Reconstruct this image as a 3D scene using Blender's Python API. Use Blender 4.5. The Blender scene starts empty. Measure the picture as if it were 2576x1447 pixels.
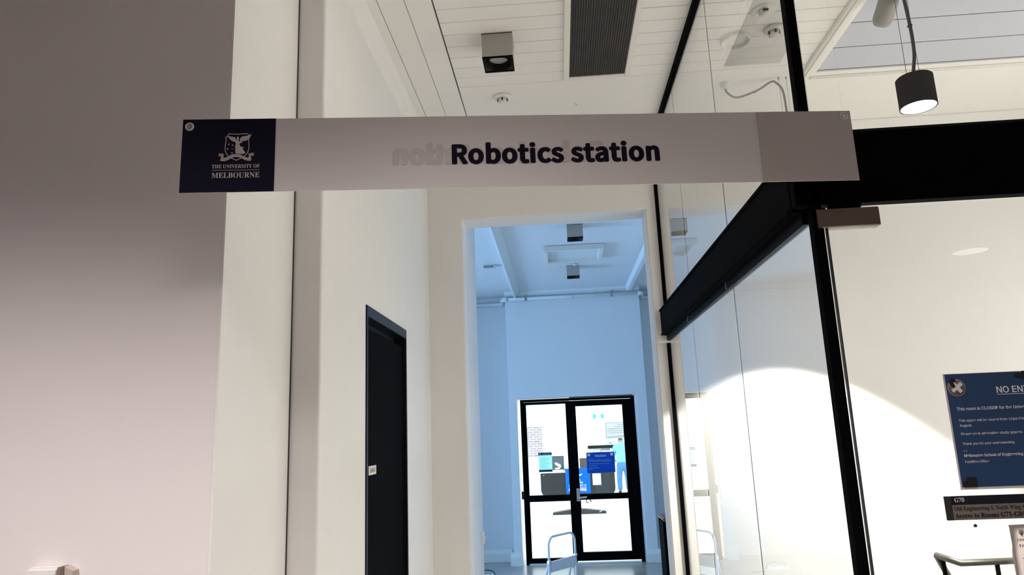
import bpy, bmesh, math, random, os
from mathutils import Vector, Matrix
random.seed(7)
SC = bpy.context.scene
COL = SC.collection
R = math.radians

# ------------------------------------------------------------------ camera
cam = bpy.data.objects.new('camera', bpy.data.cameras.new('camera'))
COL.objects.link(cam)
cam.data.sensor_width = 36.0
cam.data.lens = 36.0 * 1779.0 / 2576.0
cam.data.clip_start = 0.02
right, up, fwd = Vector((.9970, .068, -.039)), Vector((.052, -.199, .979)), Vector((-.059, .978, .202))
def _cam_basis():
    f = 1779.0
    Y = Vector((1412-1288, 1085-723.5, f)).normalized()
    Z = Vector((945-1288, -7900-723.5, f)); Z = (Z - Y*Z.dot(Y)).normalized()
    X = Y.cross(Z)
    r = Vector((X.x, Y.x, Z.x)); u = -Vector((X.y, Y.y, Z.y)); b = -Vector((X.z, Y.z, Z.z))
    return Matrix((r, u, b)).transposed()
cam.matrix_world = Matrix.Translation((0, 0, 1.7)) @ _cam_basis().to_4x4()
SC.camera = cam

# ------------------------------------------------------------------ world, exposure
SC.view_settings.view_transform = 'Standard'
SC.view_settings.look = 'None'
SC.view_settings.gamma = 1.0
SC.view_settings.exposure = 0.0
SC.view_settings.use_curve_mapping = False
W = bpy.data.worlds.new('sky'); SC.world = W; W.use_nodes = True
bg = W.node_tree.nodes['Background']
bg.inputs[0].default_value = (.82, .95, 1.0, 1); bg.inputs[1].default_value = 3.2

# ------------------------------------------------------------------ large area lights (blue room windows, plus unseen fills added elsewhere)
def area(name, loc, target, sx, sy, power, color):
    l = bpy.data.lights.new(name, 'AREA'); l.shape = 'RECTANGLE'; l.size = sx; l.size_y = sy
    l.energy = power; l.color = color
    o = bpy.data.objects.new(name, l); COL.objects.link(o)
    o.location = loc
    o.rotation_euler = (Vector(target) - Vector(loc)).to_track_quat('-Z', 'Y').to_euler()
    return o
BLUE_WINDOW = area('blue_room_window_light', (-6.3, 6.6, 1.35), (0.4, 7.6, 2.3), 2.2, 1.7, 290, (.33, .64, 1.08))
BLUE_WINDOW_RIGHT = area('blue_room_right_window_light', (2.45, 6.4, 1.6), (-.6, 5.0, 1.7), 2.0, 2.0, 24, (.42, .68, 1.0))
SIDE_FILL = area('side_room_fill_light', (3.5, 2.9, 2.0), (0.5, 3.1, 2.2), 2.0, 2.0, 36, (1.0, .95, .89))  # unseen fill added to brighten the side room and corridor
FOYER_FILL = area('foyer_fill_light', (1.5, -5.5, 1.6), (0.0, 1.8, 1.8), 4.0, 2.4, 4, (1.0, .88, .86))  # weak unseen fill added to lift the dark closed foyer
CORRIDOR_POWER = 4
PENDANT_POWER = 560
FOYER_SPOT = 520

# ------------------------------------------------------------------ materials
def mat(name, color, rough=.6, metal=0.0, var=0.0, scale=40.0, bump=0.0, spec=.5, emit=None, estr=0.0):
    m = bpy.data.materials.new(name); m.use_nodes = True
    nt = m.node_tree; b = nt.nodes['Principled BSDF']
    c = (*color, 1)
    b.inputs['Base Color'].default_value = c
    b.inputs['Roughness'].default_value = rough
    b.inputs['Metallic'].default_value = metal
    b.inputs['Specular IOR Level'].default_value = spec
    tc = nt.nodes.new('ShaderNodeTexCoord')
    if var or bump:
        n = nt.nodes.new('ShaderNodeTexNoise'); n.inputs['Scale'].default_value = scale
        n.inputs['Detail'].default_value = 5
        nt.links.new(tc.outputs['Object'], n.inputs['Vector'])
        if var:
            r = nt.nodes.new('ShaderNodeMapRange')
            r.inputs['To Min'].default_value = 1-var; r.inputs['To Max'].default_value = 1+var
            nt.links.new(n.outputs['Fac'], r.inputs['Value'])
            mx = nt.nodes.new('ShaderNodeMix'); mx.data_type = 'RGBA'; mx.blend_type = 'MULTIPLY'
            mx.inputs[0].default_value = 1.0
            mx.inputs[6].default_value = c
            nt.links.new(r.outputs['Result'], mx.inputs[7])
            nt.links.new(mx.outputs[2], b.inputs['Base Color'])
        if bump:
            bp = nt.nodes.new('ShaderNodeBump'); bp.inputs['Strength'].default_value = bump
            bp.inputs['Distance'].default_value = .002
            nt.links.new(n.outputs['Fac'], bp.inputs['Height'])
            nt.links.new(bp.outputs['Normal'], b.inputs['Normal'])
    if emit:
        b.inputs['Emission Color'].default_value = (*emit, 1)
        b.inputs['Emission Strength'].default_value = estr
    return m

def glass_mat(name, tint=(.97, .99, .985), gain=1.9):
    m = bpy.data.materials.new(name); m.use_nodes = True
    nt = m.node_tree; nt.nodes.clear()
    out = nt.nodes.new('ShaderNodeOutputMaterial'); mix = nt.nodes.new('ShaderNodeMixShader')
    tr = nt.nodes.new('ShaderNodeBsdfTransparent'); tr.inputs[0].default_value = (*tint, 1)
    gl = nt.nodes.new('ShaderNodeBsdfGlossy'); gl.inputs['Roughness'].default_value = 0.0
    fr = nt.nodes.new('ShaderNodeFresnel'); fr.inputs[0].default_value = 1.5
    geo = nt.nodes.new('ShaderNodeNewGeometry')
    inv = nt.nodes.new('ShaderNodeMath'); inv.operation = 'SUBTRACT'; inv.inputs[0].default_value = 1.0
    mul = nt.nodes.new('ShaderNodeMath'); mul.operation = 'MULTIPLY'
    ga = nt.nodes.new('ShaderNodeMath'); ga.operation = 'MULTIPLY'; ga.inputs[1].default_value = gain; ga.use_clamp = True
    nt.links.new(geo.outputs['Backfacing'], inv.inputs[1])
    nt.links.new(fr.outputs[0], mul.inputs[0]); nt.links.new(inv.outputs[0], mul.inputs[1])
    nt.links.new(mul.outputs[0], ga.inputs[0]); nt.links.new(ga.outputs[0], mix.inputs[0])
    nt.links.new(tr.outputs[0], mix.inputs[1]); nt.links.new(gl.outputs[0], mix.inputs[2])
    nt.links.new(mix.outputs[0], out.inputs[0])
    return m

def brick_mat(name):
    m = bpy.data.materials.new(name); m.use_nodes = True
    nt = m.node_tree; b = nt.nodes['Principled BSDF']; b.inputs['Roughness'].default_value = .9
    tc = nt.nodes.new('ShaderNodeTexCoord'); mp = nt.nodes.new('ShaderNodeMapping')
    mp.inputs['Rotation'].default_value = (R(90), 0, 0)
    br = nt.nodes.new('ShaderNodeTexBrick')
    br.inputs['Color1'].default_value = (.30, .24, .27, 1); br.inputs['Color2'].default_value = (.38, .33, .35, 1)
    br.inputs['Mortar'].default_value = (.6, .6, .6, 1); br.inputs['Scale'].default_value = 1.0
    br.inputs['Brick Width'].default_value = .23; br.inputs['Row Height'].default_value = .076
    br.inputs['Mortar Size'].default_value = .012
    nt.links.new(tc.outputs['Object'], mp.inputs[0]); nt.links.new(mp.outputs[0], br.inputs['Vector'])
    nt.links.new(br.outputs['Color'], b.inputs['Base Color'])
    return m

def paving_mat(name):
    m = bpy.data.materials.new(name); m.use_nodes = True
    nt = m.node_tree; b = nt.nodes['Principled BSDF']; b.inputs['Roughness'].default_value = .8
    tc = nt.nodes.new('ShaderNodeTexCoord')
    br = nt.nodes.new('ShaderNodeTexBrick')
    br.inputs['Color1'].default_value = (.8, .8, .78, 1); br.inputs['Color2'].default_value = (.74, .75, .74, 1)
    br.inputs['Mortar'].default_value = (.5, .56, .56, 1); br.inputs['Scale'].default_value = 1.0
    br.inputs['Brick Width'].default_value = .4; br.inputs['Row Height'].default_value = .2
    br.inputs['Mortar Size'].default_value = .006
    nt.links.new(tc.outputs['Object'], br.inputs['Vector'])
    nt.links.new(br.outputs['Color'], b.inputs['Base Color'])
    return m

WHITE = mat('warm_white_paint', (.81, .795, .775), .7, var=.02, scale=9, bump=.05)
CEIL = mat('ceiling_paint', (.85, .828, .795), .6, var=.015, scale=12)
PINK = mat('foyer_wall_paint', (.78, .74, .735), .75, var=.02, scale=6, bump=.06)
BWALL = mat('blue_room_paint', (.78, .78, .78), .75, var=.015, scale=8)
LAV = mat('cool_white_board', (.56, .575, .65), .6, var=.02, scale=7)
TRIMW = mat('gloss_white_trim', (.82, .79, .74), .4)
CONC = mat('polished_concrete', (.33, .33, .33), .25, var=.25, scale=5)
CARPET = mat('grey_carpet', (.40, .37, .34), .95, var=.2, scale=60, bump=.3)
FCARPET = mat('dark_foyer_carpet', (.16, .14, .135), .95, var=.2, scale=60, bump=.3)
BLACK = mat('black_steel', (.0022, .0022, .0026), .8, var=.2, scale=30, spec=.03)
BLACKM = mat('black_matte', (.004, .004, .004), .6, spec=.2)
NAVY = mat('navy_black_gloss', (.005, .008, .013), .35, var=.2, scale=20, spec=.25)
CHAN = mat('channel_black', (.004, .006, .010), .5, spec=.05)
RUBBER = mat('dark_silicone', (.02, .02, .02), .6)
BROWNM = mat('bronze_metal', (.15, .098, .075), .4, .2, var=.1, scale=60)
GREYB = mat('grey_beige_box', (.40, .385, .345), .5, var=.03, scale=20)
GRILL = mat('dark_brown_grille', (.035, .026, .019), .55, var=.25, scale=25)
GRILLB = mat('grille_void', (.008, .006, .005), .8)
WPLAST = mat('white_plastic', (.8, .79, .77), .4)
GPLAST = mat('grey_plastic', (.29, .28, .25), .5, var=.08, scale=14)
DPLAST = mat('dark_plastic', (.03, .03, .03), .4)
CABLE = mat('black_cable', (.012, .012, .012), .45)
GCABLE = mat('dark_grey_cable', (.10, .095, .085), .5)
LENS = mat('unlit_lamp_lens', (.35, .35, .34), .15)
LAMPON = mat('lit_lamp_lens', (1, 1, 1), .5, emit=(1, .95, .86), estr=80)
FOYON = mat('lit_foyer_lens', (1, 1, 1), .5, emit=(1, .95, .86), estr=4)
CHROME = mat('brushed_nickel', (.62, .61, .6), .3, 1.0)
STEELP = mat('pale_steel', (.82, .84, .85), .4, .15)
BANNERW = mat('banner_sheet', (.76, .715, .705), .45, var=.015, scale=60)
GHOST = mat('painted_show_through', (.63, .58, .57), .45, var=.015, scale=60)  # backlight dimmed by the reverse print, painted in as a darker colour
GHOSTP = mat('painted_show_through_panel', (.54, .475, .455), .45, var=.015, scale=60)
LOGO = mat('logo_navy', (.009, .008, .022), .75, spec=.12)
INK = mat('navy_ink', (.012, .009, .020), .8, spec=.1)
SILVER = mat('silver_print', (.60, .54, .52), .5)
SILVERD = mat('silver_print_shade', (.40, .35, .34), .5)
POSTERB = mat('poster_blue', (.022, .060, .155), .45, var=.08, scale=20)
PAPER = mat('white_paper', (.72, .66, .64), .7, var=.03, scale=30)
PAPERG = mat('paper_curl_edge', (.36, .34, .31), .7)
PRINTW = mat('white_print', (.85, .83, .82), .6)
PRINTG = mat('grey_print', (.33, .29, .28), .6)
STOPC = mat('stop_disc_print', (.22, .15, .15), .5)
STOPR = mat('stop_disc_rim', (.42, .34, .33), .5)
TAPE = mat('black_tape', (.008, .009, .014), .5)
PLATEG = mat('plate_taupe', (.20, .165, .145), .45, var=.06, scale=60)
PLATEK = mat('plate_black', (.006, .007, .014), .4)
RAILM = mat('handrail_bronze', (.030, .026, .019), .45, var=.25, scale=50)
MAHOG = mat('red_brown_timber', (.16, .045, .04), .35, var=.2, scale=18)
BLIND = mat('cool_grey_paint', (.5, .52, .55), .5)
def paper_mat(name, color, trans=.6):
    m = mat(name, color, .7); nt = m.node_tree
    out = [n for n in nt.nodes if n.type == 'OUTPUT_MATERIAL'][0]; pb = nt.nodes['Principled BSDF']
    t = nt.nodes.new('ShaderNodeBsdfTranslucent'); t.inputs[0].default_value = (*color, 1)
    mx = nt.nodes.new('ShaderNodeMixShader'); mx.inputs[0].default_value = trans
    nt.links.new(pb.outputs[0], mx.inputs[1]); nt.links.new(t.outputs[0], mx.inputs[2]); nt.links.new(mx.outputs[0], out.inputs[0])
    return m
GLASS = glass_mat('clear_glass')
GLASSD = glass_mat('door_glass', (.97, .985, .98), 1.3)
GLEDGE = mat('glass_edge', (.72, .78, .74), .15)
NOTB = paper_mat('notice_blue', (.014, .12, .50))
TEALP = paper_mat('pale_teal_paper', (.62, .90, .88), .75)
TEALH = paper_mat('deep_teal_print', (.02, .14, .26))
PAVE = paving_mat('pale_paving')
BRICK = brick_mat('pale_brick')
OUTW = mat('outdoor_white_wall', (.85, .85, .85), .8)
TEAL = mat('teal_cotton', (.20, .47, .52), .9, var=.1, scale=12)
JEAN = mat('washed_blue_denim', (.06, .20, .42), .9, var=.55, scale=6)
SKIN = mat('skin', (.30, .2, .17), .6)
HAIR = mat('dark_hair', (.05, .06, .09), .7, var=.3, scale=40)
SHOE = mat('dark_shoe', (.012, .016, .025), .6)
PANELK = mat('charcoal_panel', (.010, .013, .017), .35, var=.35, scale=5)
BANB = mat('bright_blue_cloth', (.003, .12, .55), .7, spec=.1)

SCREEN = mat('slate_screen', (.055, .08, .11), .3, var=.5, scale=3)
EXITG = mat('exit_green', (.02, .25, .2), .5, emit=(.1, .85, .72), estr=.9)
EXITW = mat('exit_white', (.8, .8, .8), .5, emit=(1, 1, 1), estr=1.2)

# ------------------------------------------------------------------ mesh helpers
class MB:
    def __init__(s): s.bm = bmesh.new()
    def box(s, x0, x1, y0, y1, z0, z1, bev=0.0, mtx=None):
        t = bmesh.new()
        vs = [t.verts.new((x, y, z)) for x in (x0, x1) for y in (y0, y1) for z in (z0, z1)]
        for f in ((0,1,3,2),(4,6,7,5),(0,4,5,1),(2,3,7,6),(0,2,6,4),(1,5,7,3)): t.faces.new([vs[i] for i in f])
        bmesh.ops.recalc_face_normals(t, faces=t.faces)
        if bev: bmesh.ops.bevel(t, geom=t.edges[:], offset=bev, segments=2, affect='EDGES', clamp_overlap=True)
        s._add(t, mtx); return s
    def _add(s, t, mtx=None):
        if mtx is not None: t.transform(mtx)
        me = bpy.data.meshes.new('tmp'); t.to_mesh(me); t.free(); s.bm.from_mesh(me); bpy.data.meshes.remove(me)
    def prism(s, pts, axis, a, b, mtx=None):
        """polygon pts (u,v) swept along axis 'x' (u=y,v=z), 'y' (u=x,v=z), 'z' (u=x,v=y) from a to b"""
        t = bmesh.new()
        def P(u, v, w): return {'x': (w, u, v), 'y': (u, w, v), 'z': (u, v, w)}[axis]
        A = [t.verts.new(P(u, v, a)) for u, v in pts]; B = [t.verts.new(P(u, v, b)) for u, v in pts]
        t.faces.new(A); t.faces.new(B[::-1])
        n = len(pts)
        for i in range(n): t.faces.new((A[i], B[i], B[(i+1) % n], A[(i+1) % n]))
        bmesh.ops.recalc_face_normals(t, faces=t.faces)
        s._add(t, mtx); return s
    def lathe(s, prof, n=32, mtx=None):
        """profile (r,z) about Z"""
        t = bmesh.new(); rings = []
        for r, z in prof:
            if r < 1e-6: rings.append([t.verts.new((0, 0, z))])
            else: rings.append([t.verts.new((r*math.cos(2*math.pi*i/n), r*math.sin(2*math.pi*i/n), z)) for i in range(n)])
        for a, b in zip(rings, rings[1:]):
            for i in range(n):
                j = (i+1) % n
                if len(a) == 1 and len(b) == 1: continue
                if len(a) == 1: t.faces.new((a[0], b[j], b[i]))
                elif len(b) == 1: t.faces.new((a[i], a[j], b[0]))
                else: t.faces.new((a[i], a[j], b[j], b[i]))
        bmesh.ops.recalc_face_normals(t, faces=t.faces)
        for f in t.faces: f.smooth = True
        s._add(t, mtx); return s
    def tube(s, path, r, n=10, smooth=True):
        path = [Vector(p) for p in path]; t = bmesh.new(); rings = []
        prev = None
        for i, p in enumerate(path):
            d = (path[min(i+1, len(path)-1)] - path[max(i-1, 0)]).normalized()
            if prev is None:
                a = d.orthogonal().normalized()
            else:
                a = (prev - d*prev.dot(d)).normalized()
            prev = a; b = d.cross(a)
            rr = r[i] if isinstance(r, (list, tuple)) else r
            rings.append([t.verts.new(p + (a*math.cos(2*math.pi*k/n) + b*math.sin(2*math.pi*k/n))*rr) for k in range(n)])
        for A, B in zip(rings, rings[1:]):
            for k in range(n): t.faces.new((A[k], A[(k+1) % n], B[(k+1) % n], B[k]))
        t.faces.new(rings[0][::-1]); t.faces.new(rings[-1])
        bmesh.ops.recalc_face_normals(t, faces=t.faces)
        if smooth:
            for f in t.faces:
                if len(f.verts) == 4: f.smooth = True
        s._add(t); return s
    def build(s, name, m, parent=None, loc=None):
        me = bpy.data.meshes.new(name); s.bm.to_mesh(me); s.bm.free()
        me.materials.append(m)
        o = bpy.data.objects.new(name, me); COL.objects.link(o)
        if parent is not None: o.parent = parent
        if loc is not None: o.location = loc
        return o

def bx(name, m, parent, x0, x1, y0, y1, z0, z1, bev=0.0):
    return MB().box(x0, x1, y0, y1, z0, z1, bev).build(name, m, parent)
def tag(o, label=None, cat=None, group=None, kind=None):
    if label: o['label'] = label
    if cat: o['category'] = cat
    if group: o['group'] = group
    if kind: o['kind'] = kind
    return o
def thing(name, label, cat, loc=(0, 0, 0), rotz=0.0, group=None, kind=None):
    o = bpy.data.objects.new(name, None); COL.objects.link(o)
    o.empty_display_size = .05
    o.location = loc; o.rotation_euler = (0, 0, rotz)
    return tag(o, label, cat, group, kind)
def struct(o): o['kind'] = 'structure'; return o
def copy_tree(o, parent=None):
    c = o.copy(); COL.objects.link(c); c.parent = parent
    for ch in list(o.children): copy_tree(ch, c)
    return c
def smooth_path(pts, n=8):
    pts = [Vector(p) for p in pts]; out = []
    for i in range(len(pts)-1):
        p0 = pts[max(i-1, 0)]; p1 = pts[i]; p2 = pts[i+1]; p3 = pts[min(i+2, len(pts)-1)]
        for k in range(n):
            t = k/n
            out.append(.5*((2*p1)+(p2-p0)*t+(2*p0-5*p1+4*p2-p3)*t*t+(3*p1-p0-3*p2+p3)*t**3))
    return out+[pts[-1]]

# ------------------------------------------------------------------ lettering
_F = {}
def font(fn):
    if fn not in _F:
        f = None
        try: f = bpy.data.fonts.load(os.path.join(bpy.utils.system_resource('DATAFILES', path='fonts'), fn))
        except Exception: f = None
        _F[fn] = f
    return _F[fn]
SANS, SRC, MATH = 'Inter.woff2', 'Noto Sans CJK Regular.woff2', 'NotoSansMath-Regular.woff2'
def serif(s):
    if font(MATH) is None: return s
    o = ''
    for c in s:
        if 'A' <= c <= 'Z': o += chr(0x1D400+ord(c)-65)
        elif 'a' <= c <= 'z': o += chr(0x1D41A+ord(c)-97)
        elif '0' <= c <= '9': o += chr(0x1D7CE+ord(c)-48)
        else: o += c
    return o
def _textmesh(body, fn, offset, space=1.0):
    cu = bpy.data.curves.new('lettering', 'FONT'); cu.body = body; cu.size = 1.0
    cu.resolution_u = 5; cu.space_character = space
    f = font(fn)
    if f: cu.font = f
    o = bpy.data.objects.new('lettering', cu); COL.objects.link(o)
    bpy.context.view_layer.update()
    me = bpy.data.meshes.new_from_object(o.evaluated_get(bpy.context.evaluated_depsgraph_get()))
    bpy.data.objects.remove(o); bpy.data.curves.remove(cu)
    if offset > 0:                                   # heavier weight: overlay slightly shifted copies of the same glyphs
        bm = bmesh.new()
        for k in range(20):
            t = me.copy(); a = k*math.pi/10
            t.transform(Matrix.Translation((offset*math.cos(a), offset*math.sin(a)*.8, (k+1)*2e-5))); bm.from_mesh(t); bpy.data.meshes.remove(t)
        bm.to_mesh(me); bm.free()
    return me
def text(name, body, m, parent, x, z, y, width, ref=None, fn=SANS, offset=0.0, height=None, center=False, mirror=False, space=1.0, normal='-y'):
    """flat print in the parent's XZ plane at depth y, reading from -Y; width is that of ref (or of body)"""
    me = _textmesh(body, fn, offset, space)
    xs = [v.co.x for v in me.vertices]; x0 = min(xs); w = max(xs)-x0
    if ref:
        rm = _textmesh(ref, fn, offset, space); rx = [v.co.x for v in rm.vertices]; rw = max(rx)-min(rx); bpy.data.meshes.remove(rm)
    else: rw = w
    s = width/rw; sy = s
    if height:
        cap = max(v.co.y for v in me.vertices); sy = height/cap
    for v in me.vertices:
        X = (v.co.x-x0)*s
        if center: X -= w*s/2
        v.co = (x-X if mirror else x+X, y-v.co.z, z+v.co.y*sy)
    if mirror: me.flip_normals()
    me.materials.append(m); me.name = name
    o = bpy.data.objects.new(name, me); COL.objects.link(o); o.parent = parent
    return o

# ================================================================== SETTING
H, FC = 3.52, 3.25            # corridor ceiling, foyer ceiling
# floors
bx('floor_foyer', FCARPET, None, -4.2, 5.2, -6.2, 1.81, -.1, 0); struct(bpy.data.objects['floor_foyer'])
bx('floor', CARPET, None, -4.2, 5.2, 1.81, 4.55, -.1, 0); struct(bpy.data.objects['floor'])
struct(bx('floor_blue_room', CONC, None, -6.6, 2.6, 4.55, 9.62, -.1, .10))
struct(bx('floor_courtyard', PAVE, None, -9, 10, 9.62, 24.2, -.3, -.15))

# foyer shell
w = struct(bx('wall_foyer_left', PINK, None, -4.2, -.897, 1.81, 1.99, 0, FC+.3))
struct(bx('wall_foyer_side', PINK, None, -4.3, -4.2, -6.2, 1.99, 0, FC))
struct(bx('wall_foyer_right', PINK, None, 5.2, 5.3, -6.2, 1.99, 0, FC))
struct(bx('wall_foyer_back', PINK, None, -4.3, 5.3, -6.3, -6.2, 0, FC))
struct(bx('ceiling_foyer', PINK, None, -4.3, 5.3, -6.3, 1.70, FC, FC+.08))
struct(bx('trim_1', PINK, None, -4.3, 5.3, 1.70, 1.80, FC, H+.12))
struct(bx('ceiling_front_strip', CEIL, None, -1.0, 3.7, 1.80, 1.95, H, H+.12))

# corridor left wall: jamb return, nib, wall with a door hole
wl = tag(bpy.data.objects.new('wall_corridor_left', None), kind='structure'); COL.objects.link(wl)
bx('return', WHITE, wl, -.8968, -.89, 1.8105, 2.31, 0, H)
bx('return_core', WHITE, wl, -1.05, -.8968, 1.99, 2.31, 0, H)
DY0, DY1, DZ = 2.871, 3.645, 2.25
nb_ = [(-1.05, 2.313)]+[(-.79-.010+.010*math.cos(R(a)), 2.323+.010*math.sin(R(a))) for a in (-90, -67, -45, -22, 0)]+[(-.79, DY0), (-1.05, DY0)]
b = MB(); b.prism(nb_, 'z', 0, H); b.build('nib', WHITE, wl)
bx('wall_panel', WHITE, wl, -1.05, -.79, DY1, 4.35, 0, H)
bx('wall_panel', WHITE, wl, -1.05, -.79, DY0, DY1, DZ, H)
bx('joint', RUBBER, wl, -.8905, -.8880, 2.306, 2.3135, 0, H)
# nib seam

# cross wall with tall opening, continues behind the side room
OX0, OX1, OZ = -.568, .605, 3.06
b = MB(); b.prism([(-1.05, 0), (OX0, 0), (OX0, OZ), (OX1, OZ), (OX1, 0), (3.7, 0), (3.7, H), (-1.05, H)], 'y', 4.35, 4.56)
def _notch(e):
    a, c = e.verts[0].co, e.verts[1].co
    if abs(a.y-c.y) > 1e-4: return False
    ok = lambda p: abs(p.x-OX0) < 1e-4 or abs(p.x-OX1) < 1e-4
    return ok(a) and ok(c) and (abs(a.x-c.x) > 1e-4 or abs(a.z-c.z) > 1e-4) and max(a.z, c.z) > .5
bmesh.ops.bevel(b.bm, geom=[e for e in b.bm.edges if _notch(e)], offset=.006, segments=3, affect='EDGES')
struct(b.build('wall_cross', WHITE))
struct(bx('wall_side_room_right', WHITE, None, 3.6, 3.7, 1.81, 4.56, 0, H))

# ceiling over corridor and side room: boards in front of a plain border
ce = tag(bpy.data.objects.new('ceiling', None), kind='structure'); COL.objects.link(ce)
bx('deck', CEIL, ce, -1.05, 3.7, 1.95, 4.56, H+.022, H+.12)
bx('border', CEIL, ce, -.80, 3.62, 3.5662, 4.56, H+.0004, H+.022)
bx('edge_strip', CEIL, ce, -.687, -.574, 1.95, 3.566, H, H+.022)
bx('edge_strip', CEIL, ce, -.571, -.458, 1.95, 3.566, H, H+.022)
bx('edge_strip', CEIL, ce, -.79, -.690, 1.95, 3.566, H, H+.022)
# shadow gap continues over the border: thin recess line
bx('gap_line', RUBBER, ce, -.457, -.453, 1.95, 4.35, H-.0006, H+.0015)
bx('gap_line', GPLAST, ce, -.5735, -.5715, 1.95, 4.35, H-.0004, H+.0015)
bx('gap_line', GPLAST, ce, -.6895, -.6865, 1.95, 4.35, H-.0004, H+.0015)
board = MB().prism([(0, .022), (0, .005), (.004, 0), (.0980, 0), (.1002, .003), (.1002, .022)], 'x', -.452, 1.372).build('board', CEIL, ce, (0, 1.938, H))
for k in range(1, 16):
    c = board.copy(); COL.objects.link(c); c.parent = ce; c.location = (0, 1.938+k*.1021, H+random.uniform(0, .0012))
# wall cove along left wall
cv = MB().prism([(-.79, H), (-.735, H), (-.745, H-.012), (-.772, H-.03), (-.782, H-.05), (-.79, H-.055)], 'y', 2.43, 4.35).build('trim_2', CEIL); struct(cv)
# side room: moulding, cool white boards, back moulding, cornice
MP = [(0, 0), (0, -.010), (.006, -.018), (.014, -.018), (.018, -.026), (.034, -.026), (.040, -.014), (.046, -.014), (.050, 0)]
struct(MB().prism([(1.372+u*1.06, H+v) for u, v in MP], 'y', 1.95, 3.60).build('trim_3', TRIMW))
struct(MB().prism([(3.60+.010+u*.5, H+v*.5) for u, v in MP], 'x', 1.44, 3.6).build('trim_4', TRIMW))
bx('edge_strip', CEIL, ce, 1.425, 1.452, 1.95, 3.60, H, H+.022)
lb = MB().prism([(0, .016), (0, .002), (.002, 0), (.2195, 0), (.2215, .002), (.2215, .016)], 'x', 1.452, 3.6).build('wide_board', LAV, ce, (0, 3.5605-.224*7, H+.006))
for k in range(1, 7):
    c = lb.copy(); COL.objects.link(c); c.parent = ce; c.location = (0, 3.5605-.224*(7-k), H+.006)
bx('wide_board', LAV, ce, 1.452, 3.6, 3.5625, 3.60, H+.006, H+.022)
for k in range(8): bx('gap_line', RUBBER, ce, 1.452, 3.6, 3.5605-.224*k-.0012, 3.5605-.224*k+.0012, H+.0064, H+.012)
bx('gap_filler', RUBBER, ce, 1.452, 3.6, 1.95, 3.60, H+.0215, H+.024)
struct(MB().prism([(4.35, H-.055), (4.335, H-.055), (4.33, H-.045), (4.30, H-.032), (4.24, H-.012), (4.22, H-.008), (4.22, H)], 'x', .69, 3.6).build('trim_5', WHITE))

# blue room shell
struct(bx('added_shade_stub', BWALL, None, -2.6, -2.5, 8.40, 9.50, .10, H))  # unseen stub added to shade the left recess
bwl = struct(bx('wall_blue_nib', BWALL, None, -.80, -.568, 4.562, 5.05, .10, H))
struct(bx('wall_blue_front_left', BWALL, None, -6.6, -.80, 4.50, 4.56, .10, H))
struct(bx('wall_blue_left', BWALL, None, -6.7, -6.6, 4.5, 9.7, .10, H))
struct(bx('wall_blue_right', BWALL, None, 2.6, 2.7, 4.5, 9.7, .10, H))
struct(bx('ceiling_blue_room', BWALL, None, -6.7, 2.7, 4.562, 9.7, H, H+.1))
wb = tag(bpy.data.objects.new('wall_blue_back', None), kind='structure'); COL.objects.link(wb)
bx('wall_panel', BWALL, wb, -6.6, -.657, 9.50, 9.62, .10, H)
bx('wall_panel', BWALL, wb, 1.105, 2.6, 9.50, 9.62, .10, H)
FX0, FX1, FZ0, FZ1 = -.56, .975, .10, 2.125
bx('wall_block', BWALL, wb, -.657, FX0, 9.20, 9.62, .10, H)
bx('wall_block', BWALL, wb, FX1, 1.105, 9.20, 9.62, .10, H)
bx('wall_block', BWALL, wb, FX0, FX1, 9.20, 9.62, FZ1, H)
def skirt(x0, x1, y0, y1, n):
    o = MB().box(x0, x1, y0, y1, .10, .20).prism([(y0, .2), (y1, .2), (y1, .245), (y1-.012, .245)], 'x', x0, x1).build(n, TRIMW)
    return struct(o)
skirt(-.70, FX0+.01, 9.155, 9.21, 'baseboard_block_left')
skirt(FX1-.012, 1.145, 9.155, 9.21, 'baseboard_block_right')
skirt(-6.6, -.70, 9.465, 9.50, 'baseboard_back_left')
skirt(1.145, 2.6, 9.465, 9.50, 'baseboard_back_right')
struct(MB().box(1.105, 1.145, 9.21, 9.465, .10, .235, .01).build('baseboard_block_side', TRIMW))
struct(MB().box(-.70, -.657, 9.21, 9.465, .10, .235, .01).build('baseboard_block_side_left', TRIMW))
# ceiling ribs
struct(MB().prism([(-.535, H), (-.533, H-.075), (-.515, H-.08), (-.500, H-.055), (-.478, H-.03), (-.455, H)], 'y', 4.6, 9.5).build('trim_6', BWALL))
struct(MB().prism([(.93, H), (.94, H-.03), (.955, H-.055), (1.0, H-.055), (1.015, H-.03), (1.03, H)], 'y', 4.6, 9.5).build('trim_7', BWALL))
struct(MB().prism([(9.2, H), (9.10, H), (9.105, H-.03), (9.17, H-.05), (9.2, H-.055)], 'x', -.657, 1.105).build('trim_8', BWALL))

# courtyard walls beyond the far door
struct(bx('wall_courtyard_back', OUTW, None, -9, 10, 24.0, 24.3, -.15, 4.2))
struct(bx('wall_courtyard_left', OUTW, None, -9.3, -9, 9.7, 24.3, -.15, 4.2))
struct(bx('wall_courtyard_right', OUTW, None, 10, 10.3, 9.7, 24.3, -.15, 4.2))
struct(bx('wall_building_face', OUTW, None, -9, -6.7, 9.62, 9.72, -.15, 4.2))
struct(bx('wall_building_face_right', OUTW, None, 2.7, 10, 9.62, 9.72, -.15, 4.2))
struct(bx('roof_blue_room', OUTW, None, -6.8, 2.8, 4.4, 9.75, H+.1, H+.2))

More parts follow.
